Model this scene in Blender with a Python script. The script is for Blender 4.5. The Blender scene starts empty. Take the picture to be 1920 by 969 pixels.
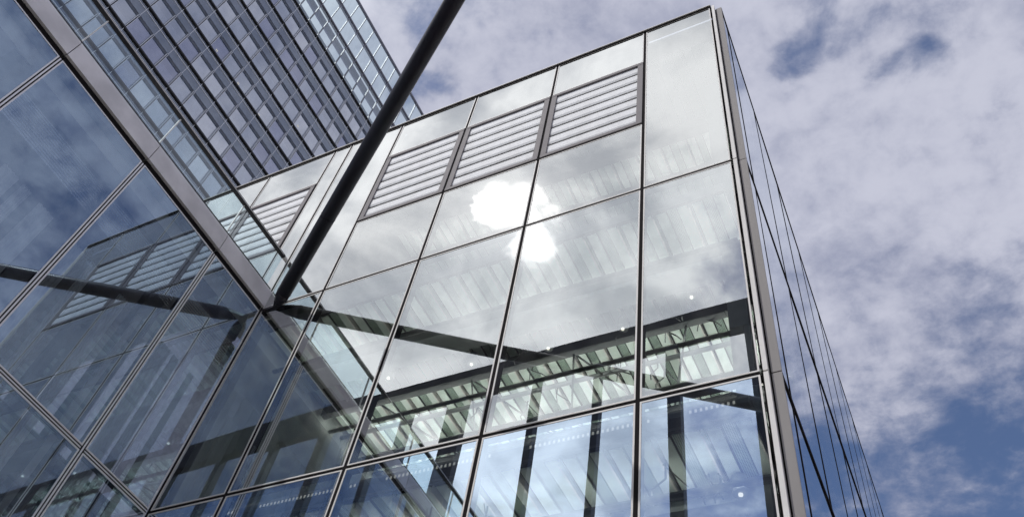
import bpy, bmesh, math, random
from mathutils import Vector, Matrix
random.seed(7)
R = math.radians
sc = bpy.context.scene

# ------------------------------------------------------------------ camera
# the survey of the facades is in "storey units" (one storey = S metres, z = 0 at the annex roof line)
S = 5.0
ZOFF = 2.8824
def W(x, y, z): return Vector((x * S, y * S, (z + ZOFF) * S))
CAM = (2.22665415, -1.49333281, -2.56216368)
right = Vector((0.89545561, 0.42591788, 0.12943418))
fwd = Vector((-0.35136621, 0.49773839, 0.79296802))
up = Vector((0.27331489, -0.75554646, 0.59535579))
cd = bpy.data.cameras.new('camera'); cam = bpy.data.objects.new('camera', cd); sc.collection.objects.link(cam)
m = Matrix((right, up, -fwd)).transposed().to_4x4(); m.translation = W(*CAM)
cam.matrix_world = m
cd.sensor_fit = 'HORIZONTAL'; cd.sensor_width = 36; cd.lens = 1631.245 / 1920 * 36
cd.clip_start = 0.05; cd.clip_end = 5000
sc.camera = cam

# ------------------------------------------------------------------ render settings
sc.view_settings.view_transform = 'Standard'; sc.view_settings.look = 'None'
sc.view_settings.exposure = 0.0; sc.view_settings.gamma = 1.0
sc.render.engine = 'CYCLES'
cy = sc.cycles
cy.max_bounces = 12; cy.diffuse_bounces = 3; cy.glossy_bounces = 5; cy.transmission_bounces = 4
cy.transparent_max_bounces = 24; cy.caustics_reflective = False; cy.caustics_refractive = False
cy.sample_clamp_indirect = 4.0

# ------------------------------------------------------------------ sky and sun
SUN = Vector((-0.333, -0.465, 0.820)).normalized()
world = bpy.data.worlds.new('World'); sc.world = world; world.use_nodes = True
nt = world.node_tree; nt.nodes.clear()
def N(tree, typ, **kw):
    n = tree.nodes.new(typ)
    for k, v in kw.items(): setattr(n, k, v)
    return n
def link(tree, a, b): tree.links.new(a, b)
def math_(tree, op, a, b=None, c=None, clamp=False):
    n = N(tree, 'ShaderNodeMath', operation=op); n.use_clamp = clamp
    for i, v in enumerate((a, b, c)):
        if v is None: continue
        if isinstance(v, (int, float)): n.inputs[i].default_value = v
        else: link(tree, v, n.inputs[i])
    return n.outputs[0]
def dot_(tree, v, d):
    n = N(tree, 'ShaderNodeVectorMath', operation='DOT_PRODUCT'); link(tree, v, n.inputs[0]); n.inputs[1].default_value = d
    return n.outputs['Value']
def smooth(tree, v, a, b):
    n = N(tree, 'ShaderNodeMapRange', interpolation_type='SMOOTHSTEP'); link(tree, v, n.inputs['Value'])
    n.inputs['From Min'].default_value = a; n.inputs['From Max'].default_value = b
    return n.outputs['Result']
def mixc(tree, f, a, b):
    n = N(tree, 'ShaderNodeMix', data_type='RGBA'); n.clamp_factor = True
    for sock, v in ((n.inputs[0], f), (n.inputs[6], a), (n.inputs[7], b)):
        if isinstance(v, (int, float)): sock.default_value = v
        elif isinstance(v, tuple): sock.default_value = v if len(v) == 4 else v + (1,)
        else: link(tree, v, sock)
    return n.outputs[2]

tc = N(nt, 'ShaderNodeTexCoord'); DIR = tc.outputs['Generated']
sky = N(nt, 'ShaderNodeTexSky', sky_type='NISHITA'); sky.sun_disc = False
sky.sun_elevation = math.asin(SUN.z); sky.sun_rotation = math.atan2(SUN.x, SUN.y)
sky.air_density = 1.0; sky.dust_density = 0.6; sky.ozone_density = 1.5
SKY_STRENGTH = 0.1
# cloud sheet: direction projected on a plane overhead
sep = N(nt, 'ShaderNodeSeparateXYZ'); link(nt, DIR, sep.inputs[0])
zz = math_(nt, 'MAXIMUM', sep.outputs['Z'], 0.0); zz = math_(nt, 'ADD', zz, 0.12)
comb = N(nt, 'ShaderNodeCombineXYZ')
link(nt, math_(nt, 'DIVIDE', sep.outputs['X'], zz), comb.inputs[0]); link(nt, math_(nt, 'DIVIDE', sep.outputs['Y'], zz), comb.inputs[1])
def noise(vec, scale, detail, rough, dist=0.0, off=(0, 0, 0)):
    mp = N(nt, 'ShaderNodeMapping'); mp.inputs['Location'].default_value = off; link(nt, vec, mp.inputs['Vector'])
    n = N(nt, 'ShaderNodeTexNoise'); link(nt, mp.outputs[0], n.inputs['Vector'])
    n.inputs['Scale'].default_value = scale; n.inputs['Detail'].default_value = detail
    n.inputs['Roughness'].default_value = rough; n.inputs['Distortion'].default_value = dist
    return n.outputs['Fac']
P = comb.outputs[0]
n1 = noise(P, 2.6, 8, 0.58, 0.3, (3.1, 1.7, 0))
n2 = noise(P, 8.0, 7, 0.62, 0.25, (9.1, 4.2, 0))
n3 = noise(P, 24.0, 5, 0.6, 0.2, (2.7, 8.8, 0))
cover = math_(nt, 'MULTIPLY_ADD', math_(nt, 'SUBTRACT', n3, 0.5), 0.5, math_(nt, 'MULTIPLY_ADD', math_(nt, 'SUBTRACT', n2, 0.5), 1.0, math_(nt, 'MULTIPLY_ADD', math_(nt, 'SUBTRACT', n1, 0.5), 1.3, 0.68)))
# broad openings and banks of the day's cloud cover, by direction in the sky: (direction, radius in degrees, amount)
BANKS = [((0.05, 0.785, 0.62), 7.5, -0.26), ((0.06, 0.85, 0.52), 12, -0.10), ((0.0, 0.42, 0.907), 1.5, -0.22), ((-0.02, 0.44, 0.898), 2.2, -0.18), ((0.02, 0.38, 0.925), 2.0, -0.2),
         ((0.109, 0.482, 0.869), 1.6, -0.34), ((0.06, 0.40, 0.91), 2.2, -0.22), ((0.13, 0.45, 0.88), 2.5, -0.14),
         ((-0.366, 0.30, 0.88), 1.6, -0.34), ((-0.345, 0.23, 0.91), 1.5, -0.16), ((-0.10, 0.40, 0.91), 5.0, -0.04), ((0.09, 0.60, 0.79), 8.0, 0.16),
         ((0.78, 0.12, 0.61), 12, -0.10), ((0.0, -0.80, 0.60), 18, -0.48), ((-0.35, -0.50, 0.80), 18, 0.26), ((-0.2, 0.45, 0.87), 12, 0.10)]
wn = N(nt, 'ShaderNodeTexNoise'); link(nt, P, wn.inputs['Vector']); wn.inputs['Scale'].default_value = 6.0; wn.inputs['Detail'].default_value = 5
wv = N(nt, 'ShaderNodeVectorMath', operation='SUBTRACT'); link(nt, wn.outputs['Color'], wv.inputs[0]); wv.inputs[1].default_value = (0.5, 0.5, 0.5)
ws = N(nt, 'ShaderNodeVectorMath', operation='SCALE'); link(nt, wv.outputs[0], ws.inputs[0]); ws.inputs['Scale'].default_value = 0.16
wa = N(nt, 'ShaderNodeVectorMath', operation='ADD'); link(nt, DIR, wa.inputs[0]); link(nt, ws.outputs[0], wa.inputs[1])
wnm = N(nt, 'ShaderNodeVectorMath', operation='NORMALIZE'); link(nt, wa.outputs[0], wnm.inputs[0])
for d_, rad, amt in BANKS:
    d_ = Vector(d_).normalized()
    c = dot_(nt, wnm.outputs[0], d_)
    f = smooth(nt, c, math.cos(R(rad * 1.5)), 1.0)
    cover = math_(nt, 'MULTIPLY_ADD', f, amt, cover)
mask = smooth(nt, cover, 0.10, 0.66)
# light and shade inside the cloud
sh1 = noise(P, 3.4, 7, 0.6, 0.35, (1.2, 7.7, 0))
shade = smooth(nt, math_(nt, 'MULTIPLY_ADD', cover, 0.35, math_(nt, 'MULTIPLY_ADD', n3, 0.22, math_(nt, 'MULTIPLY', sh1, 0.58))), 0.44, 0.80)
sh2 = smooth(nt, noise(P, 5.0, 6, 0.55, 0.4, (8.2, 0.7, 0)), 0.36, 0.64)
sd = dot_(nt, DIR, SUN)
near = smooth(nt, sd, math.cos(R(46)), math.cos(R(8)))
ccol = mixc(nt, shade, (0.31, 0.335, 0.46, 1), (0.565, 0.58, 0.69, 1))
ccol2 = mixc(nt, sh2, (0.78, 0.82, 0.91, 1), (1.66, 1.68, 1.72, 1))
ccol = mixc(nt, near, ccol, ccol2)
skyt = N(nt, 'ShaderNodeVectorMath', operation='MULTIPLY'); link(nt, sky.outputs[0], skyt.inputs[0]); skyt.inputs[1].default_value = (1.0, 1.0, 1.12)
skyc = N(nt, 'ShaderNodeVectorMath', operation='SCALE'); link(nt, skyt.outputs[0], skyc.inputs[0]); skyc.inputs['Scale'].default_value = SKY_STRENGTH
final = mixc(nt, mask, skyc.outputs[0], ccol)
# sun burning through the cloud
glow = noise(P, 16.0, 6, 0.55, 0.6, (3.3, 5.1, 0))
LOBES = [((-0.335, -0.4498, 0.8279), 1.6), ((-0.3231, -0.491, 0.809), 1.5), ((-0.3544, -0.4449, 0.8224), 1.0)]
jit = math_(nt, 'MULTIPLY', math_(nt, 'SUBTRACT', glow, 0.5), 0.0020)
holes = []                       # the ragged break in the cloud that the sun shines through
for d_, rad in LOBES:
    gl = math_(nt, 'ADD', dot_(nt, DIR, Vector(d_).normalized()), jit)
    holes.append(smooth(nt, gl, math.cos(R(rad * 1.4)), math.cos(R(rad * 0.35))))
g1 = holes[0]
for h_ in holes[1:]: g1 = math_(nt, 'MAXIMUM', g1, h_)
sdp = math_(nt, 'MAXIMUM', sd, 0.0)
gs = math_(nt, 'MULTIPLY_ADD', g1, 2.4, math_(nt, 'MULTIPLY_ADD', math_(nt, 'POWER', sdp, 800.0), 0.9, math_(nt, 'MULTIPLY', math_(nt, 'POWER', sdp, 180.0), 0.22)))
gv = N(nt, 'ShaderNodeVectorMath', operation='SCALE'); gv.inputs[0].default_value = (1.0, 0.97, 0.93); link(nt, gs, gv.inputs['Scale'])
add = N(nt, 'ShaderNodeVectorMath', operation='ADD'); link(nt, final, add.inputs[0]); link(nt, gv.outputs[0], add.inputs[1])
bg = N(nt, 'ShaderNodeBackground'); link(nt, add.outputs[0], bg.inputs['Color']); bg.inputs['Strength'].default_value = 1.0
wo = N(nt, 'ShaderNodeOutputWorld'); link(nt, bg.outputs[0], wo.inputs['Surface'])

sl = bpy.data.lights.new('sun', 'SUN'); sl.energy = 2.6; sl.angle = R(0.53); sl.color = (1.0, 0.97, 0.93)
so = bpy.data.objects.new('sun', sl); sc.collection.objects.link(so)
so.rotation_euler = SUN.to_track_quat('Z', 'Y').to_euler(); so.location = (0, 0, 120)

# ------------------------------------------------------------------ materials
MATS = {}
def new_mat(name):
    mt = bpy.data.materials.new(name); mt.use_nodes = True; t = mt.node_tree; t.nodes.clear()
    out = N(t, 'ShaderNodeOutputMaterial'); MATS[name] = mt
    return mt, t, out
def paint(name, col, rough=0.5, metal=0.0, var=0.12, nscale=3.0, bump=0.0, spec=0.5, streak=0.0, dots=None):
    mt, t, out = new_mat(name)
    b = N(t, 'ShaderNodeBsdfPrincipled'); link(t, b.outputs[0], out.inputs[0])
    tcn = N(t, 'ShaderNodeNewGeometry')
    nz = N(t, 'ShaderNodeTexNoise'); nz.inputs['Scale'].default_value = nscale; nz.inputs['Detail'].default_value = 5
    mp = N(t, 'ShaderNodeMapping'); link(t, tcn.outputs['Position'], mp.inputs['Vector'])
    if streak: mp.inputs['Scale'].default_value = (1, 1, streak)
    link(t, mp.outputs[0], nz.inputs['Vector'])
    lo = tuple(c * (1 - var) for c in col); hi = tuple(min(1, c * (1 + var)) for c in col)
    colr = mixc(t, smooth(t, nz.outputs['Fac'], 0.3, 0.7), lo, hi)
    oi = N(t, 'ShaderNodeObjectInfo')
    colr = mixc(t, math_(t, 'MULTIPLY', oi.outputs['Random'], min(0.35, var * 1.5)), colr, tuple(c * 0.75 for c in col))
    if dots:
        vo = N(t, 'ShaderNodeTexVoronoi'); vo.inputs['Scale'].default_value = dots; vo.inputs['Randomness'].default_value = 0.0
        link(t, tcn.outputs['Position'], vo.inputs['Vector'])
        colr = mixc(t, smooth(t, vo.outputs['Distance'], 0.28, 0.38), (0.01, 0.012, 0.011), colr)
    link(t, colr, b.inputs['Base Color'])
    rr = N(t, 'ShaderNodeMapRange'); link(t, nz.outputs['Fac'], rr.inputs['Value'])
    rr.inputs['To Min'].default_value = rough * 0.8; rr.inputs['To Max'].default_value = min(1, rough * 1.2); link(t, rr.outputs[0], b.inputs['Roughness'])
    b.inputs['Metallic'].default_value = metal; b.inputs['Specular IOR Level'].default_value = spec
    if bump:
        bn = N(t, 'ShaderNodeBump'); bn.inputs['Strength'].default_value = bump; bn.inputs['Distance'].default_value = 0.01
        link(t, nz.outputs['Fac'], bn.inputs['Height']); link(t, bn.outputs[0], b.inputs['Normal'])
    return mt
def coated(name, base, refl, trans, grime=0.05):
    """outer face of a coated pane: mirror layer over a tinted clear sheet, stronger at grazing angles"""
    mt, t, out = new_mat(name)
    fr = N(t, 'ShaderNodeFresnel'); fr.inputs['IOR'].default_value = 1.5
    fac = math_(t, 'MULTIPLY_ADD', fr.outputs[0], 1 - base, base, clamp=True)
    gl_ = N(t, 'ShaderNodeBsdfGlossy'); gl_.inputs['Roughness'].default_value = 0.0; gl_.inputs['Color'].default_value = refl + (1,)
    tr = N(t, 'ShaderNodeBsdfTransparent'); tr.inputs['Color'].default_value = trans + (1,)
    mx = N(t, 'ShaderNodeMixShader'); link(t, fac, mx.inputs[0]); link(t, tr.outputs[0], mx.inputs[1]); link(t, gl_.outputs[0], mx.inputs[2])
    # thin film of dust
    df = N(t, 'ShaderNodeBsdfDiffuse'); df.inputs['Color'].default_value = (0.5, 0.5, 0.5, 1)
    g = N(t, 'ShaderNodeNewGeometry'); nz = N(t, 'ShaderNodeTexNoise'); nz.inputs['Scale'].default_value = 0.9; nz.inputs['Detail'].default_value = 6
    mp = N(t, 'ShaderNodeMapping'); mp.inputs['Scale'].default_value = (3, 3, 0.6); link(t, g.outputs['Position'], mp.inputs[0]); link(t, mp.outputs[0], nz.inputs['Vector'])
    mx2 = N(t, 'ShaderNodeMixShader'); link(t, math_(t, 'MULTIPLY', smooth(t, nz.outputs['Fac'], 0.35, 0.75), grime), mx2.inputs[0])
    link(t, mx.outputs[0], mx2.inputs[1]); link(t, df.outputs[0], mx2.inputs[2]); link(t, mx2.outputs[0], out.inputs[0])
    return mt
def clear(name, trans):
    mt, t, out = new_mat(name)
    tr = N(t, 'ShaderNodeBsdfTransparent'); tr.inputs['Color'].default_value = trans + (1,); link(t, tr.outputs[0], out.inputs[0])
    return mt
G_CLEAR = clear('sheet_glass_body', (0.97, 0.985, 0.975))
G_UP = coated('coated_glass_silver', 0.40, (0.97, 0.98, 0.97), (0.94, 0.98, 0.96))
G_MID = coated('coated_glass_neutral', 0.38, (0.94, 0.97, 0.98), (0.93, 0.985, 0.955))
G_LOW = coated('coated_glass_blue', 0.55, (0.70, 0.84, 1.0), (0.88, 0.95, 0.94))
G_OPAL = coated('coated_glass_backpainted', 0.46, (0.97, 0.98, 0.97), (0.5, 0.55, 0.53), 0.06)
G_SIDE = coated('coated_glass_side', 0.90, (0.93, 0.96, 0.985), (0.80, 0.86, 0.88))
G_ANX = coated('coated_glass_annex', 0.40, (0.62, 0.80, 1.0), (0.95, 0.98, 1.0), 0.06)
G_RAIL = coated('balustrade_glass', 0.10, (0.9, 0.97, 1.0), (0.82, 0.95, 1.0), 0.05)
G_TOW = coated('tower_window_glass', 0.50, (0.86, 0.92, 1.0), (0.66, 0.72, 0.80), 0.05)
G_TOWV = [coated('tower_window_glass_b', 0.62, (0.92, 0.96, 1.0), (0.60, 0.66, 0.74), 0.08), coated('tower_window_glass_c', 0.42, (0.80, 0.84, 1.0), (0.55, 0.60, 0.74), 0.04)]
G_TOWD = coated('tower_spandrel_glass', 0.20, (0.76, 0.84, 0.95), (0.84, 0.88, 0.95), 0.06)
G_TOWL = coated('tower_crown_glass', 0.14, (0.85, 0.93, 0.97), (0.80, 0.90, 0.92), 0.10)
M_ALU = paint('mill_aluminium', (0.74, 0.72, 0.70), 0.6, 0.0, 0.06, spec=0.15)
M_ALUW = paint('pale_aluminium', (0.78, 0.76, 0.73), 0.4, 0.3, 0.05)
M_ALUX = paint('annex_frame_aluminium', (0.88, 0.87, 0.88), 0.35, 0.4, 0.03)
M_DARK = paint('dark_gasket', (0.02, 0.018, 0.019), 0.95, 0.0, 0.1, spec=0.03)
M_FRAME = paint('louver_frame_grey', (0.21, 0.195, 0.205), 0.7, 0.0, 0.1, spec=0.15)
M_SLAT = paint('louver_blade_white', (0.80, 0.81, 0.825), 0.7, 0.0, 0.10, spec=0.15, streak=0.3)
M_COPE = paint('coping_warm_grey', (0.82, 0.79, 0.81), 0.45, 0.1, 0.16, 1.3, 0.02)
M_PANEL = paint('corner_panel_grey', (0.27, 0.255, 0.25), 0.65, 0.0, 0.12, 2.0, spec=0.2, streak=0.15)
M_POLE = paint('strut_black_paint', (0.022, 0.017, 0.026), 0.33, 0.0, 0.15, 6.0, 0.08)
M_RAIL = paint('handrail_black', (0.03, 0.027, 0.03), 0.35, 0.3, 0.1)
M_STEEL = paint('frame_dark_steel', (0.035, 0.034, 0.045), 0.5, 0.2, 0.15)
M_DECK = paint('ceiling_strip_white', (0.70, 0.79, 0.73), 0.5, 0.0, 0.08)
M_PERF = paint('ceiling_strip_perforated', (0.36, 0.47, 0.39), 0.5, 0.0, 0.08, dots=38)
M_GROOVE = paint('ceiling_void', (0.05, 0.058, 0.054), 0.8)
M_BEAM = paint('ceiling_beam_grey', (0.10, 0.11, 0.11), 0.5, 0.1, 0.1)
M_PIPE = paint('service_pipe_grey', (0.28, 0.30, 0.30), 0.4, 0.3, 0.1)
M_BULK = paint('bulkhead_pale', (0.50, 0.54, 0.54), 0.6, 0.0, 0.06)
M_FLOOR = paint('interior_floor', (0.45, 0.45, 0.43), 0.6)
M_WALL = paint('interior_wall', (0.45, 0.48, 0.47), 0.7)
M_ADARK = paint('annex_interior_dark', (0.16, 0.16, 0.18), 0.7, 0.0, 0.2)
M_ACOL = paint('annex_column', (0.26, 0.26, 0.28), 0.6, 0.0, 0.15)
M_BLIND = paint('venetian_blind_grey', (0.90, 0.90, 0.92), 0.25, 0.85, 0.06)
M_ABOARD = paint('annex_board_pale', (0.75, 0.77, 0.80), 0.6, 0.0, 0.06)
M_HEAD = paint('blind_box_grey', (0.20, 0.20, 0.27), 0.5, 0.1, 0.06)
M_TLEDGE = paint('tower_ledge_black', (0.012, 0.012, 0.015), 0.55)
M_TBACK = paint('tower_back_panel', (0.32, 0.345, 0.42), 0.7, 0.0, 0.15)
M_TBLIND = paint('tower_blind_pale', (0.62, 0.64, 0.74), 0.8, 0.0, 0.12)
M_TFIN = paint('tower_fin_alu', (0.72, 0.75, 0.82), 0.4, 0.2, 0.06)
M_TSTEEL = paint('tower_crown_steel', (0.20, 0.20, 0.25), 0.5, 0.2, 0.1)
M_TSLAB = paint('tower_crown_band', (0.30, 0.30, 0.40), 0.6)
M_ROOF = paint('roof_membrane', (0.30, 0.30, 0.30), 0.9)
M_PAVE = paint('plaza_paving', (0.36, 0.35, 0.33), 0.8, 0.0, 0.15, 0.6, 0.1)
def lamp_mat():
    mt, t, out = new_mat('lamp_glow'); e = N(t, 'ShaderNodeEmission'); e.inputs[0].default_value = (1, 0.93, 0.82, 1); e.inputs[1].default_value = 1.6
    link(t, e.outputs[0], out.inputs[0]); return mt
M_LAMP = lamp_mat()
def glow_mat(name, col, st):
    mt, t, out = new_mat(name); e = N(t, 'ShaderNodeEmission'); e.inputs[0].default_value = col + (1,); e.inputs[1].default_value = st
    link(t, e.outputs[0], out.inputs[0]); return mt
M_FILL = glow_mat('ceiling_fill', (1.0, 0.98, 0.94), 22.0)  # glow of the added ceiling fill strips, in three strengths
M_LOWFILL = glow_mat('low_ceiling_fill', (1.0, 0.98, 0.94), 5.0)
M_MIDFILL = glow_mat('middle_ceiling_fill', (1.0, 0.98, 0.94), 12.0)
M_SLOTLIN = glow_mat('slotted_light', (1.0, 0.98, 0.94), 1.5)
M_SLOT = glow_mat('light_slot', (1.0, 0.98, 0.94), 0.5)

# ------------------------------------------------------------------ object helpers
LOC = {}
def reg(o, loc, parent):
    sc.collection.objects.link(o); LOC[o] = Vector(loc)
    if parent is not None:
        o.parent = parent; o.location = Vector(loc) - LOC[parent]
    else: o.location = loc
    return o
def thing(name, label, cat, loc, group=None):
    o = bpy.data.objects.new(name, None); o.empty_display_size = 0.3; reg(o, W(*loc), None)
    o['label'] = label; o['category'] = cat
    if group: o['group'] = group
    return o
CACHE = {}
def box_mesh(name, sx, sy, sz, mats, bev=0.0):
    key = (name, round(sx, 4), round(sy, 4), round(sz, 4), tuple(q.name for q in mats), bev)
    if key in CACHE: return CACHE[key]
    bm = bmesh.new(); bmesh.ops.create_cube(bm, size=1.0)
    bmesh.ops.scale(bm, vec=(sx, sy, sz), verts=bm.verts)
    if bev: bmesh.ops.bevel(bm, geom=bm.edges[:], offset=bev, segments=1, affect='EDGES')
    me = bpy.data.meshes.new(name); bm.to_mesh(me); bm.free()
    for q in mats: me.materials.append(q)
    CACHE[key] = me; return me
def box(name, xr, yr, zr, mat, parent, bev=0.0):
    a, b = W(xr[0], yr[0], zr[0]), W(xr[1], yr[1], zr[1])
    c = (a + b) / 2; s = b - a
    return reg(bpy.data.objects.new(name, box_mesh(name, abs(s.x), abs(s.y), abs(s.z), [mat], bev)), c, parent)
def mesh_obj(name, verts, faces, mats, parent, fm=None, smooth_=False):
    vs = [Vector(v) for v in verts]; c = sum(vs, Vector()) / len(vs)
    me = bpy.data.meshes.new(name); me.from_pydata([v - c for v in vs], [], faces)
    for q in mats: me.materials.append(q)
    if fm:
        for p, i in zip(me.polygons, fm): p.material_index = i
    if smooth_:
        for p in me.polygons: p.use_smooth = True
    me.update()
    return reg(bpy.data.objects.new(name, me), c, parent)
def multi_box(name, boxes, mat, parent):
    """several boxes (storey units) joined into one part"""
    vs, fs = [], []
    for xr, yr, zr in boxes:
        k = len(vs)
        for x in xr:
            for y in yr:
                for z in zr: vs.append(W(x, y, z))
        fs += [[k + i for i in f] for f in ((0, 1, 3, 2), (4, 6, 7, 5), (0, 4, 5, 1), (2, 3, 7, 6), (0, 2, 6, 4), (1, 5, 7, 3))]
    return mesh_obj(name, vs, fs, [mat], parent)
def tube(name, a, b, rad, mat, parent, seg=10, rad2=None, caps=True):
    a, b = Vector(a), Vector(b); d = (b - a).normalized(); u = d.orthogonal().normalized(); v = d.cross(u); rad2 = rad if rad2 is None else rad2
    vs = []
    for c, r in ((a, rad), (b, rad2)):
        for i in range(seg):
            t = 2 * math.pi * i / seg; vs.append(c + u * (r * math.cos(t)) + v * (r * math.sin(t)))
    fs = [[i, (i + 1) % seg, seg + (i + 1) % seg, seg + i] for i in range(seg)]
    if caps: fs += [list(range(seg))[::-1], list(range(seg, 2 * seg))]
    o = mesh_obj(name, vs, fs, [mat], parent)
    for p in o.data.polygons:
        if len(p.vertices) == 4: p.use_smooth = True
    return o
def pane(parent, o, u, w, h, n, glass, fr=0.0100, thick=0.004, bulge=0.0022, frame_mat=None, frame=True, proud=0.0, name='glass_pane', cap_gap=0.0060):
    """a framed sheet of coated glass. o: lower corner (world m), u: unit horizontal, n: outward normal; w, h in metres. The outer face is very
    slightly cushioned and out of plumb, as sealed units are"""
    u, n = Vector(u), Vector(n); z = Vector((0, 0, 1)); o = Vector(o); f = fr * S
    nx, ny = 6, 8; t = thick * S
    b = bulge * random.uniform(0.5, 1.2) * min(1.0, w / 2); tx = random.uniform(-1, 1) * 0.0018; ty = random.uniform(-1, 1) * 0.0022
    vs, fs, fm = [], [], []
    for j in range(ny + 1):
        for i in range(nx + 1):
            a, c = i / nx * 2 - 1, j / ny * 2 - 1
            d = b * (1 - a * a) * (1 - c * c) + tx * a + ty * c
            vs.append(o + u * (f + (w - 2 * f) * i / nx) + z * (f + (h - 2 * f) * j / ny) + n * d)
    flip = u.cross(z).dot(n) < 0
    def add(q, mi): fs.append(q[::-1] if flip else q); fm.append(mi)
    for j in range(ny):
        for i in range(nx):
            k = j * (nx + 1) + i; add([k, k + 1, k + nx + 2, k + nx + 1], 0)
    c4 = [0, nx, (nx + 1) * (ny + 1) - 1, (nx + 1) * ny]
    k = len(vs)
    for q in c4: vs.append(vs[q] - n * t)
    add([k + 3, k + 2, k + 1, k], 1)
    p = mesh_obj(name, vs, fs, [glass, G_CLEAR], parent, fm, True)
    p.data.polygons[-1].use_smooth = False
    if frame:
        # aluminium retaining frame as four butted bars
        fv, ff = [], []
        g = cap_gap * S; out_ = 0.0012 * S + proud * 0.3
        def bar(u0, u1, z0, z1):
            k = len(fv)
            for d in (-0.001 * S, out_):
                for (a, c) in ((u0, z0), (u1, z0), (u1, z1), (u0, z1)): fv.append(o + u * a + z * c + n * d)
            ff.extend([[k + 3, k + 2, k + 1, k], [k + 4, k + 5, k + 6, k + 7]] + [[k + i, k + (i + 1) % 4, k + 4 + (i + 1) % 4, k + 4 + i] for i in range(4)])
        e = g; wdt = f + 0.0006 * S
        bar(e, w - e, e, wdt); bar(e, w - e, h - wdt, h - e)
        bar(e, wdt, wdt, h - wdt); bar(w - wdt, w - e, wdt, h - wdt)
        mesh_obj('frame', fv, ff, [frame_mat or M_ALU], p)
    return p

# ------------------------------------------------------------------ ground
gp = 2500
ground = mesh_obj('ground', [(-gp, -gp, 0), (gp, -gp, 0), (gp, gp, 0), (-gp, gp, 0)], [[0, 1, 2, 3]], [M_PAVE], None)
ground['kind'] = 'structure'

# ------------------------------------------------------------------ the tall glass block (front face y = 0)
ZG = -ZOFF                       # ground
ZR = 1.378                       # roof line
XS = {'C': 0.0, 'a': 0.314, 'b': 0.754, 'c': 1.197, 'd': 1.6436, 'e': 1.958}
block = thing('glass_block', 'tall pale glass block with louvred panels under its roof and a grey outer corner', 'building', (1.0, 1.5, ZG))
XLEFT = [-0.109, -0.549, -0.99, -1.43]
def front_pane(x0, x1, z0, z1, glass, **kw):
    return pane(block, W(x0, 0, z0), (1, 0, 0), (x1 - x0) * S, (z1 - z0) * S, (0, -1, 0), glass, **kw)
LV0, LV1 = 0.475, 1.042
def louver(x0, x1, z0, z1):
    b = 0.030
    fr_ = multi_box('louver_panel', [((x0 + .006, x1 - .006), (-.005, .03), (z1 - .022, z1 - .004)), ((x0 + .006, x1 - .006), (-.005, .03), (z0 + .004, z0 + .022)),
          ((x0 + .006, x0 + b), (-.004, .03), (z0 + .022, z1 - .022)), ((x1 - b, x1 - .006), (-.004, .03), (z0 + .022, z1 - .022))], M_FRAME, block)
    box('back_sheet', (x0 + b, x1 - b), (.024, .029), (z0 + .022, z1 - .022), M_DARK, fr_)
    n_ = 7; za, zb = z0 + .022, z1 - .022; p = (zb - za) / n_
    for i in range(n_):
        zl = za + i * p + .0150; zh = za + (i + 1) * p - .004
        ys = (.002, .016)       # blade leans back at its foot
        zm = zl + .22 * (zh - zl); v = [W(x, q, z) for x in (x0 + b, x1 - b) for (z, q) in ((zl, 0.0050), (zl, .0090), (zh, .0065), (zh, .0025), (zm, .0018))]
        mesh_obj('louver_blade', v, [[4, 3, 2, 1, 0], [5, 6, 7, 8, 9]] + [[k, (k + 1) % 5, 5 + (k + 1) % 5, 5 + k] for k in range(5)], [M_SLAT], fr_)
xs = [XS[k] for k in 'Cabcde']
for i in range(5):
    x0, x1 = xs[i], xs[i + 1]
    wide = i in (1, 2, 3)
    if wide:
        front_pane(x0, x1, LV1, ZR, G_OPAL); louver(x0, x1, LV0, LV1); front_pane(x0, x1, 0, LV0, G_UP)
    else:
        front_pane(x0, x1, 0, ZR, G_OPAL if i == 0 else G_UP)
    front_pane(x0, x1, -1, 0, G_MID)
    low = G_LOW
    front_pane(x0, x1, -2, -1, low); front_pane(x0, x1, ZG, -2, low)
front_pane(XLEFT[0], 0, 0.12, ZR, G_OPAL)
for i in range(3):
    x1, x0 = XLEFT[i], XLEFT[i + 1]
    front_pane(x0, x1, LV1, ZR, G_OPAL); louver(x0, x1, LV0, LV1); front_pane(x0, x1, 0.12, LV0, G_OPAL)
# dark backing mullions and transoms in the gaps between the frames
for x in XLEFT: box('mullion', (x - .006, x + .006), (.0, .03), (0.12, ZR - .012), M_DARK, block)
for k in 'Cabcd': box('mullion', (XS[k] - .0078, XS[k] + .0078), (.0, .03), (ZG, ZR - .012), M_DARK, block)
allx = sorted(XLEFT + xs)
for i in range(len(allx) - 1):
    x0, x1 = allx[i] + .006, allx[i + 1] - .006
    zs = [0.0, -1.0, -2.0] if x0 >= 0 else []
    if 0.3 < x0 < 1.5 or x0 < -.12: zs = zs + [LV0, LV1]
    for z in zs: box('transom', (x0, x1), (.0008, .028), (z - .006, z + .006), M_DARK, block)
box('roof_trim', (XLEFT[-1], 1.958), (-.006, .05), (ZR - .009, ZR + .001), M_DARK, block)
box('roof_coping', (XLEFT[-1], 1.958), (-.010, .05), (ZR + .0015, ZR + .006), M_ALU, block)
# opaque backing behind the painted glass at the top
for x0, x1 in [(XLEFT[-1], .314), (.314, 1.6436)]:
    zb = 0.13 if x0 < 0 else LV1 - .01
    box('spandrel_board', (x0 + .004, x1 - .012), (.045, .055), (zb, ZR - .02), M_BULK, block)
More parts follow.
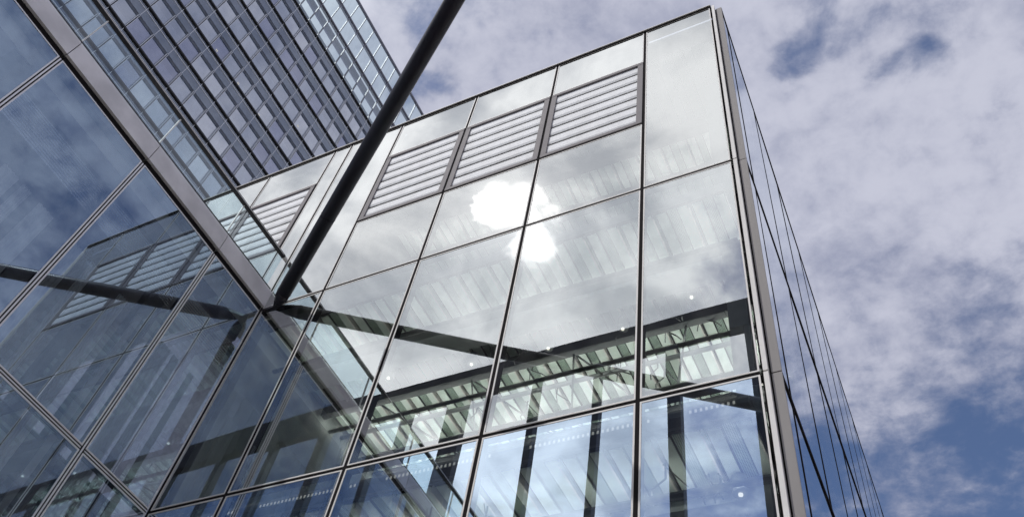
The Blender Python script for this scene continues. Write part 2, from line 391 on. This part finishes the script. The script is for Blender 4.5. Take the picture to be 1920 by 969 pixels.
# corner build-up beside the last pane
box('corner_gasket', (1.955, 1.9605), (.006, .05), (ZG, ZR), M_DARK, block)
for z0, z1 in ((ZG, -2.0), (-2.0, -1.0), (-1.0, -0.0), (0.0, ZR + .004)):
    box('corner_trim', (1.9607, 1.9725), (-.004, .04), (z0 + .003, z1 - .003), M_ALU, block)
    box('corner_panel', (1.9775, 2.0015 + 0.0), (.008, .016), (z0 + .002, z1 - .002 - (0.03 if z1 > 1 else 0)), M_PANEL, block)
box('corner_gasket', (1.9727, 1.9773), (.014, .05), (ZG, ZR - .02), M_DARK, block)
# side face, running back from the corner
SIDE_Y = [0.02, 0.120, 0.563, 1.006, 1.449, 1.892, 2.335, 2.778, 3.22, 3.66, 4.10, 4.54, 4.98]
def sx(y): return 1.9985 - 0.0168 * y
for i in range(len(SIDE_Y) - 1):
    y0, y1 = SIDE_Y[i], SIDE_Y[i + 1]
    a, b = W(sx(y0), y0, 0), W(sx(y1), y1, 0); u = (b - a).normalized(); nn = Vector((u.y, -u.x, 0))
    for z0, z1 in ((ZG, -2), (-2, -1), (-1, 0), (0, ZR - .01)):
        pane(block, W(sx(y0), y0, z0), u, (b - a).length, (z1 - z0) * S, nn, G_SIDE, frame=False, fr=.0015, bulge=0.0004)
    v = [W(sx(y1) - .02, y1 - .0045, ZG), W(sx(y1) + .0012, y1 - .005, ZG), W(sx(y1) + .0012, y1 + .005, ZG), W(sx(y1) - .02, y1 + .0045, ZG)]
    v2 = [q + Vector((0, 0, (ZR - .012 - ZG) * S)) for q in v]
    mesh_obj('side_mullion', v + v2, [[3, 2, 1, 0], [4, 5, 6, 7], [0, 1, 5, 4], [1, 2, 6, 5], [2, 3, 7, 6], [3, 0, 4, 7]], [M_DARK], block)
for z, hgt, pr in ((ZR - .006, .014, .0024), (0, .016, .0028), (-1, .016, .0028), (-2, .016, .0028)):
    y0, y1 = .022, 4.98
    v = [W(sx(y0) - .018, y0, z - hgt / 2), W(sx(y0) + pr, y0, z - hgt / 2), W(sx(y1) + pr, y1, z - hgt / 2), W(sx(y1) - .018, y1, z - hgt / 2)]
    v2 = [q + Vector((0, 0, hgt * S)) for q in v]
    mesh_obj('side_transom', v + v2, [[3, 2, 1, 0], [4, 5, 6, 7], [0, 1, 5, 4], [1, 2, 6, 5], [2, 3, 7, 6], [3, 0, 4, 7]], [M_DARK], block)
# floors, back wall, roof
YB = 2.6
box('roof', (XLEFT[-1], 1.953), (.052, 2.45), (ZR - .06, ZR - .02), M_ROOF, block); box('roof', (XLEFT[-1], 1.912), (2.4505, 4.9), (ZR - .06, ZR - .02), M_ROOF, block)
for z in (-2.0, -1.0, 0.0):
    box('floor_slab', (.012, 1.90), (.09, 4.9), (z - .02, z + .03), M_FLOOR, block)
box('back_wall', (.012, 1.90), (YB, YB + .05), (ZG, ZR - .07), M_WALL, block)
box('back_wall', (XLEFT[-1], -.002), (1.2, 1.25), (ZG + 3.0, ZR - .07), M_WALL, block)
box('party_wall', (-.04, .004), (.06, YB), (ZG, ZR - .07), M_WALL, block)

# ceilings: white and perforated strips running back from the glass, with dark grooves
def ceiling(zc, y0, y1, first):
    plate = box('ceiling', (.02, 1.93), (y0, y1), (zc + .012, zc + .018), M_GROOVE, block)
    x = .03; i = 0
    while x < 1.89:
        w_ = .034 if i % 3 != 1 else .030
        mt = M_DECK if i % 3 != 1 else M_PERF
        dz = 0.0 if i % 3 == 0 else (.008 if i % 3 == 1 else .004)
        box('ceiling_strip', (x, x + w_), (y0 + .004, y1), (zc + dz, zc + dz + .004), mt, plate)
        if i % 3 == 2: box('ceiling_rib', (x + w_ + .004, x + w_ + .009), (y0 + .004, y1), (zc - .014, zc + .010), M_ALUW, plate)
        x += w_ + (.005 if i % 3 != 2 else .018); i += 1
    return plate
def services(zc):
    box('bulkhead', (.02, 1.93), (.285, .375), (zc - .045, zc - .016), M_BULK, block)
    box('ceiling_beam', (.02, 1.93), (.50, .53), (zc - .055, zc + .010), M_BEAM, block)
    box('ceiling_beam', (.02, 1.93), (.98, 1.02), (zc - .065, zc + .010), M_BEAM, block)
    box('ceiling_beam', (.02, 1.93), (1.48, 1.52), (zc - .065, zc + .010), M_BEAM, block)
    tube('service_pipe', W(.02, .66, zc - .045), W(1.93, .66, zc - .045), .010 * S, M_PIPE, block)
    tube('service_pipe', W(.02, .84, zc - .035), W(1.93, .84, zc - .035), .014 * S, M_PIPE, block)
    for k in range(3):
        x = .30 + .44 * k
        tube('tie_rod', W(x, .52, zc - .05), W(x + .22, 1.0, zc - .05), .004 * S, M_BEAM, block, 6)
        tube('tie_rod', W(x + .44, .52, zc - .056), W(x + .22, 1.0, zc - .056), .004 * S, M_BEAM, block, 6)
def bracket(x, y, zc, parent):
    vs, fs = [], []
    def seg(a, b, r):
        a, b = Vector(a), Vector(b); d = (b - a).normalized(); u = d.orthogonal().normalized(); v = d.cross(u); k = len(vs)
        for c in (a, b):
            for i in range(5):
                t = 2 * math.pi * i / 5; vs.append(W(*(c + u * (r * math.cos(t)) + v * (r * math.sin(t)))))
        fs.extend([[k + i, k + (i + 1) % 5, k + 5 + (i + 1) % 5, k + 5 + i] for i in range(5)])
    w = random.uniform(.02, .045) * random.choice((-1, 1))
    seg((x, y, zc), (x, y, zc - .05), .0030); seg((x, y, zc - .05), (x + w, y + .015, zc - .062), .0026)
    seg((x + w, y + .015, zc - .062), (x + w * 1.3, y + .05, zc - .05), .0024); seg((x, y - .02, zc - .02), (x - w, y + .05, zc - .045), .0020)
    mesh_obj('service_bracket', vs, fs, [M_BEAM], parent)
for k in range(26):
    bracket(random.uniform(.1, 1.85), random.uniform(.42, .95), -.08, block)
for k in range(12):
    bracket(random.uniform(.9, 1.85), random.uniform(.12, .5), -1.08, block)
box('cable_tray', (.05, 1.90), (.885, .915), (-.150, -.142), M_BEAM, block)
box('cable_tray', (.05, 1.90), (.225, .245), (-1.125, -1.118), M_BEAM, block)
for zc in (-.08, -1.08, -2.08):
    ceiling(zc, .065, 2.55, 0); services(zc)
ceiling(1.20, .08, 2.55, 0)
box('ceiling_beam', (.02, 1.93), (.42, .47), (1.12, 1.21), M_PIPE, block)
for x, y in ((.55, 1.6), (1.20, 1.6), (1.86, .30), (1.86, 1.4)):
    box('interior_column', (x - .03, x + .03), (y - .03, y + .03), (ZG, 1.19), M_PIPE, block)

# slotted light grilles, plus unslotted fill strips added to brighten the ceilings
for zc, y, slots in ((-.20, .17, 0), (-.17, .57, 0), (-.17, .76, 0), (-.17, .945, 0), (-.2, 1.3, 0), (-1.145, .195, 0), (-1.24, .60, 0), (-1.24, 1.0, 0), (-1.24, 1.5, 0), (-2.24, .6, 0), (1.10, .62, 0), (1.10, 1.1, 0),
                     (-.098, .27, 1), (-1.045, .05, 1)):
    h = .014 if slots else .006; wz = .010 if slots else .0005
    tr_ = multi_box('slot_and_fill_trough', [((.03, 1.91), (y - h, y + h), (zc - .006, zc - .002)), ((.03, 1.91), (y - h - .0025, y - h - .0002), (zc - .006, zc + wz)), ((.03, 1.91), (y + h + .0002, y + h + .0025), (zc - .006, zc + wz))], M_PIPE, block)
    box('slot_and_fill_strip', (.04, 1.90), (y - h + .002, y + h - .002), (zc - .0015, zc + .0025), M_SLOTLIN if slots else (M_FILL if y > .3 and -.5 < zc < .5 else (M_MIDFILL if y == .195 else M_LOWFILL)), tr_)
    x = .05
    while slots and x < 1.88:
        if (x * 100) % 44 < 34: box('light_slot', (x, x + .006), (y - h - .0032, y - h - .0028), (zc - .003, zc + .007), M_SLOT, tr_)
        x += .0135
# ceiling lamps
LAMPS = [(.42, .40, -.08), (.78, .44, -.08), (1.10, .46, -.08), (1.40, .46, -.08), (1.68, .40, -.08), (1.13, .235, -1.08), (1.56, .235, -1.08), (1.82, .25, -1.08)]
WORDS = ['first of five', 'second of five', 'third of five', 'fourth of five', 'last of five', 'first of three', 'middle of three', 'last of three']
for i, (x, y, zc) in enumerate(LAMPS):
    fl = 'upper' if zc > -.5 else 'lower'
    t = thing('ceiling_lamp', 'round grey lamp under the %s ceiling behind glass, %s from the inner corner' % (fl, WORDS[i]), 'ceiling lamp', (x, y, zc - .05), 'round lamps under the office ceilings')
    tube('lamp_housing', W(x, y, zc - .004), W(x, y, zc - .055), .020 * S, M_PIPE, t, 14)
    tube('lamp_lens', W(x, y, zc - .0552), W(x, y, zc - .060), .006 * S, M_LAMP, t, 12)

# ------------------------------------------------------------------ the low dark annex (face x = 0, running towards the camera)
annex = thing('glass_annex', 'low dark blue glass wing with a broad grey coping, beside the tall block', 'building', (-1.0, -1.4, ZG))
LY = [0.0, -0.312, -0.748, -1.187, -1.63, -2.07, -2.51]
for i in range(len(LY) - 1):
    y1, y0 = LY[i], LY[i + 1]
    for z0, z1 in ((-1, -.004), (-2, -1), (ZG, -2)):
        pane(annex, W(0, y0, z0), (0, 1, 0), (y1 - y0) * S, (z1 - z0) * S, (1, 0, 0), G_ANX, fr=.0120, proud=0.004, frame_mat=M_ALUX, cap_gap=.0074)
    for z in (-1.0, -2.0):
        m_ = box('transom', (-.03, -.0008), (y0 + .0085, y1 - .0085), (z - .0078, z + .0078), M_DARK, annex)
        box('transom_cap', (-.0005, .0012), (y0 + .0085, y1 - .0085), (z - .0022, z + .0022), M_ALUX, m_)
    box('transom', (-.03, -.002), (y0 + .006, y1 - .006), (-.012, .016), M_DARK, annex)
    # coping panel: plain fascia folding back over the roof
    p = mesh_obj('coping_panel', [W(x, y, z) for y in (y0 + .0015, y1 - .0015) for (x, z) in ((-.004, .017), (.010, .017), (.010, .098), (.0085, .110), (.002, .120), (-.10, .123), (-.10, .100), (-.004, .100))],
             [[7, 6, 5, 4, 3, 2, 1, 0], [8, 9, 10, 11, 12, 13, 14, 15]] + [[k, (k + 1) % 8, 8 + (k + 1) % 8, 8 + k] for k in range(8)], [M_COPE], annex)
    # venetian blind hung inside, under its box
    if i > -1:
        bx = box('blind_box', (-.075, -.05), (y0 + .004, y1 - .004) if i not in (3,) else (y0 + .004, y1 - .10), (-.172, -.088), M_HEAD, annex)
        box('spandrel_board', (-.062, -.056), (y0 + .004, y1 - .004), (-.0855, -.014), M_ABOARD, annex)
        nsl = 12
        for k in range(nsl):
            z = -.178 - k * (.140 / nsl)
            if i < 4: box('slat', (-.0600, -.0588), (y0 + .006, (y1 - .006) if i != 3 else y1 - .10), (z - .0076, z), M_BLIND, bx)
for y in LY[1:]:
    m_ = box('mullion', (-.03, -.0), (y - .0078, y + .0078), (ZG, -.0125), M_DARK, annex)
    box('mullion_cap', (.0003, .0016), (y - .0028, y + .0028), (ZG, -.0128), M_ALUX, m_)
box('roof', (-2.6, -.10), (-2.5, -.002), (.05, .10), M_ROOF, annex)
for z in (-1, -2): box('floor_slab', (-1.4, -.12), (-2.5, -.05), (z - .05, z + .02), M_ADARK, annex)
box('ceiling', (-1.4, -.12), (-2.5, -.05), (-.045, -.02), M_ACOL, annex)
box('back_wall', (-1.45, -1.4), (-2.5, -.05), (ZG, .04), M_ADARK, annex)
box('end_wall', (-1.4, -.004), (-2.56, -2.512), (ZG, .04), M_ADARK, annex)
for y in (-.06, -.15, -.21, -.36, -.45, -.60, -.68, -.84, -.93, -1.0, -1.12, -1.26, -1.40, -1.52, -1.70, -1.9):
    w_ = random.uniform(.012, .034)
    vs = []; nq = 8
    for q in range(nq + 1):
        for z in (-2.6 if random.random() < 0 else -1.93, -.40): vs.append(W(-.105 + .006 * (q % 2), y - w_ + 2 * w_ * q / nq, z))
    mesh_obj('curtain_strip', vs, [[2 * q, 2 * q + 1, 2 * q + 3, 2 * q + 2] for q in range(nq)], [M_ABOARD], annex)
for k, y in enumerate((-.30, -.74, -1.18, -1.62, -2.06)):
    for x in (-.22, -.62):
        box('interior_column', (x - .025, x + .025), (y - .035, y + .035), (ZG, -.05), M_ACOL, annex)

# ------------------------------------------------------------------ roof balustrade on the annex
bal = thing('roof_balustrade', 'clear glass balustrade with a black handrail along the grey coping of the low wing', 'balustrade', (-.02, -1.2, .12))
RZ = .352
for i in range(len(LY) - 1):
    y1, y0 = LY[i], LY[i + 1]
    pane(bal, W(-.022, y0 + .001, .124), (0, 1, 0), (y1 - y0 - (.02 if i == 0 else 0)) * S, (RZ - .012 - .124) * S, (1, 0, 0), G_RAIL, frame=False, fr=.0015, bulge=0.0)
    if i: box('joint_strip', (-.026, -.0175), (y1 - .0022, y1 + .0022), (.124, RZ - .011), M_ALUW, bal)
box('handrail', (-.028, -.011), (-2.5, -.018), (RZ - .0062, RZ + .0062), M_RAIL, bal)
box('handrail_inlay', (-.0108, -.0100), (-2.5, -.03), (RZ - .002, RZ + .002), M_ALUW, bal)
box('end_bracket', (-.026, -.014), (-.0178, .0), (RZ - .007, RZ + .007), M_ALU, bal)
box('foot_channel', (-.040, -.008), (-2.5, -.004), (.1235, .140), M_RAIL, bal)

# ------------------------------------------------------------------ the strut
strut = thing('steel_strut', 'thick black tubular strut reaching overhead from the inner corner to the open steel screen', 'strut', (.05, -.02, -.03))
B0 = Vector((.0819, -.0018, -.0125)); DD = Vector((1.5115, -1.0, -.0129))
def sp(t): q = B0 + DD * t; return W(*q)
tube('strut_tube', sp(.052), sp(1.66), .0285 * S, M_POLE, strut, 32)
tube('strut_cone', sp(.022), sp(.0515), .020 * S, M_POLE, strut, 32, .0284 * S)
dn = DD.normalized(); sd_ = Vector((dn.y, -dn.x, 0)) * -1
pl = [B0 + DD * .040 + sd_ * .027, B0 + DD * .040 - sd_ * .027, B0 + DD * .0 - sd_ * .010, Vector((.012, -.006, -.012)), B0 + DD * .0 + sd_ * .010]
vv = [W(q.x, q.y, -.006) for q in pl] + [W(q.x, q.y, -.019) for q in pl]
mesh_obj('fork_plate', vv, [[0, 1, 2, 3, 4], [9, 8, 7, 6, 5]] + [[k, 5 + k, 5 + (k + 1) % 5, (k + 1) % 5] for k in range(5)], [M_POLE], strut)

for q, o_ in ((.030, .010), (.030, -.010), (.008, 0)):
    c = B0 + DD * q + sd_ * o_
    tube('bolt', W(c.x, c.y, -.0195), W(c.x, c.y, -.0235), .0042 * S, M_RAIL, strut, 6)
for q in (.0525, .30, .95):
    tube('weld_ring', sp(q), sp(q + .0022), .0289 * S, M_POLE, strut, 32)

# ------------------------------------------------------------------ the open steel screen across the court (seen mirrored in the glass)
SY = 1.68
screen = thing('steel_screen', 'open dark steel screen of posts and a deep top beam, mirrored in the glass', 'steel frame', (1.2, -SY, ZG))
box('top_beam', (-1.6, 4.6), (-SY - .06, -SY), (1.140, 1.362), M_STEEL, screen)
posts = [(-.55, .03), (-.18, .065), (.347, .021), (.743, .019), (1.18, .036), (1.62, .021), (2.07, .024), (2.56, .04), (3.0, .024), (3.44, .024), (3.88, .04), (4.32, .024)]
for x, h in posts:
    box('post', (x - h, x + h), (-SY - .055, -SY - .005), (ZG if x > 0 else .125, 1.1395), M_STEEL, screen)

# ------------------------------------------------------------------ the tower far behind
TK = (5.3 + 2.22665) / (1.5 + 2.22665); TX = -5.3
def tz(z): return CAM[2] + TK * (z - CAM[2])
def ty(y): return CAM[1] + TK * (y - CAM[1])
tower = thing('office_tower', 'high blue-grey glass office tower rising behind the low wing with black floor ledges', 'tower', (TX - 2, 2, ZG))
LEDGE = [1.30, 1.65, 2.0, 2.345, 2.69, 3.022, 3.365, 3.745, 4.12, 4.505]
MUL = [-.168 + .1467 * k for k in range(-9, 17)]
Y0, Y1 = ty(MUL[0]), ty(MUL[-1])
for i, z in enumerate(LEDGE):
    zt = tz(z)
    box('floor_ledge', (TX - .10, TX + .022), (Y0, Y1), (zt - .014, zt + .014), M_TLEDGE, tower)
    if i + 1 == len(LEDGE): break
    z1 = tz(LEDGE[i + 1]); h = z1 - zt
    zw0, zw1 = zt + .015, zt + h * .62; zs = zt + h * .86
    box('back_panel', (TX - .40, TX - .36), (Y0, Y1), (zt + .022, z1 - .03), M_TBACK, tower)
    box('spandrel_band', (TX - .075, TX - .065), (Y0, Y1), (zw1 + .004, z1 - .015), M_TBACK, tower)
    box('transom_rail', (TX - .012, TX + .006), (Y0, Y1), (zs, zs + .010), M_TFIN, tower)
    for k in range(len(MUL) - 1):
        a, b = ty(MUL[k]), ty(MUL[k + 1])
        pane(tower, W(TX - .03, a, zw0), (0, 1, 0), (b - a) * S, (zw1 - zw0) * S, (1, 0, 0), random.choice([G_TOW, G_TOW] + G_TOWV), frame=False, fr=.016, bulge=.0012, name='window_pane')
        pane(tower, W(TX, a, zw1), (0, 1, 0), (b - a) * S, (z1 - .016 - zw1) * S, (1, 0, 0), G_TOWD, frame=False, fr=.002, bulge=.0008, name='outer_pane')
        box('window_blind', (TX - .085, TX - .075), (a + .03, b - .02), (zw0 + .01, zw1 - random.choice((.01, .01, .01, .12, .2))), M_TBLIND, tower)
for y in [ty(q) for q in MUL]:
    for i in range(len(LEDGE) - 1):
        za, zb = tz(LEDGE[i]) + .015, tz(LEDGE[i + 1]) - .015
        multi_box('window_fin', [((TX - .060, TX + .004), (y - .015, y - .009), (za, za + (zb - za) * .62)), ((TX - .060, TX + .004), (y + .006, y + .011), (za, za + (zb - za) * .62))], M_TFIN, tower)
        box('joint_rail', (TX + .001, TX + .005), (y - .003, y + .003), (za + (zb - za) * .62, zb), M_TFIN, tower)
for q, r_ in ((-.406, 3.088), (-.131, 3.076), (.144, 3.069), (.46, 3.445)):
    for d in (0, .022): box('window_lamp', (TX - .028, TX - .024), (ty(q) + d, ty(q) + d + .012), (tz(r_) - .02, tz(r_) + .02), M_SLOT, tower)
# crown storeys
C0, C1, C2 = tz(4.505), tz(4.925), tz(5.29); C3 = tz(5.655)
box('crown_ledge', (TX - .06, TX + .02), (Y0, Y1), (C1 - .012, C1 + .012), M_TSTEEL, tower)
box('crown_ledge', (TX - .06, TX + .02), (Y0, Y1), (C2 - .012, C2 + .012), M_TSTEEL, tower)
box('crown_rail', (TX - .03, TX + .02), (Y0, Y1), (C3 - .02, C3 + .02), M_TSTEEL, tower)
box('crown_band', (TX - .50, TX - .46), (Y0, Y1), (C2 - .24, C2 - .02), M_TSLAB, tower)
box('back_panel', (TX - .40, TX - .36), (Y0, Y1), (C0 + .022, C1 - .03), M_TBLIND, tower)
for k in range(len(MUL) - 1):
    a, b = ty(MUL[k]), ty(MUL[k + 1])
    for q0, q1 in ((C0 + .022, C1 - .013), (C1 + .013, C2 - .013), (C2 + .013, C3 - .021)):
        pane(tower, W(TX, a, q0), (0, 1, 0), (b - a) * S, (q1 - q0) * S, (1, 0, 0), G_TOWL, frame=False, fr=.004, bulge=.0, name='crown_pane')
for y in [ty(q) for q in MUL]:
    for q0, q1 in ((C0 + .023, C1 - .0125), (C1 + .0125, C2 - .0125), (C2 + .0125, C3 - .0205)):
        box('crown_post', (TX - .025, TX + .012), (y - .008, y + .008), (q0, q1), M_TSTEEL, tower)
box('tower_core', (TX - 3.0, TX - .42), (Y0, Y1), (ZG, C1), M_TBACK, tower)
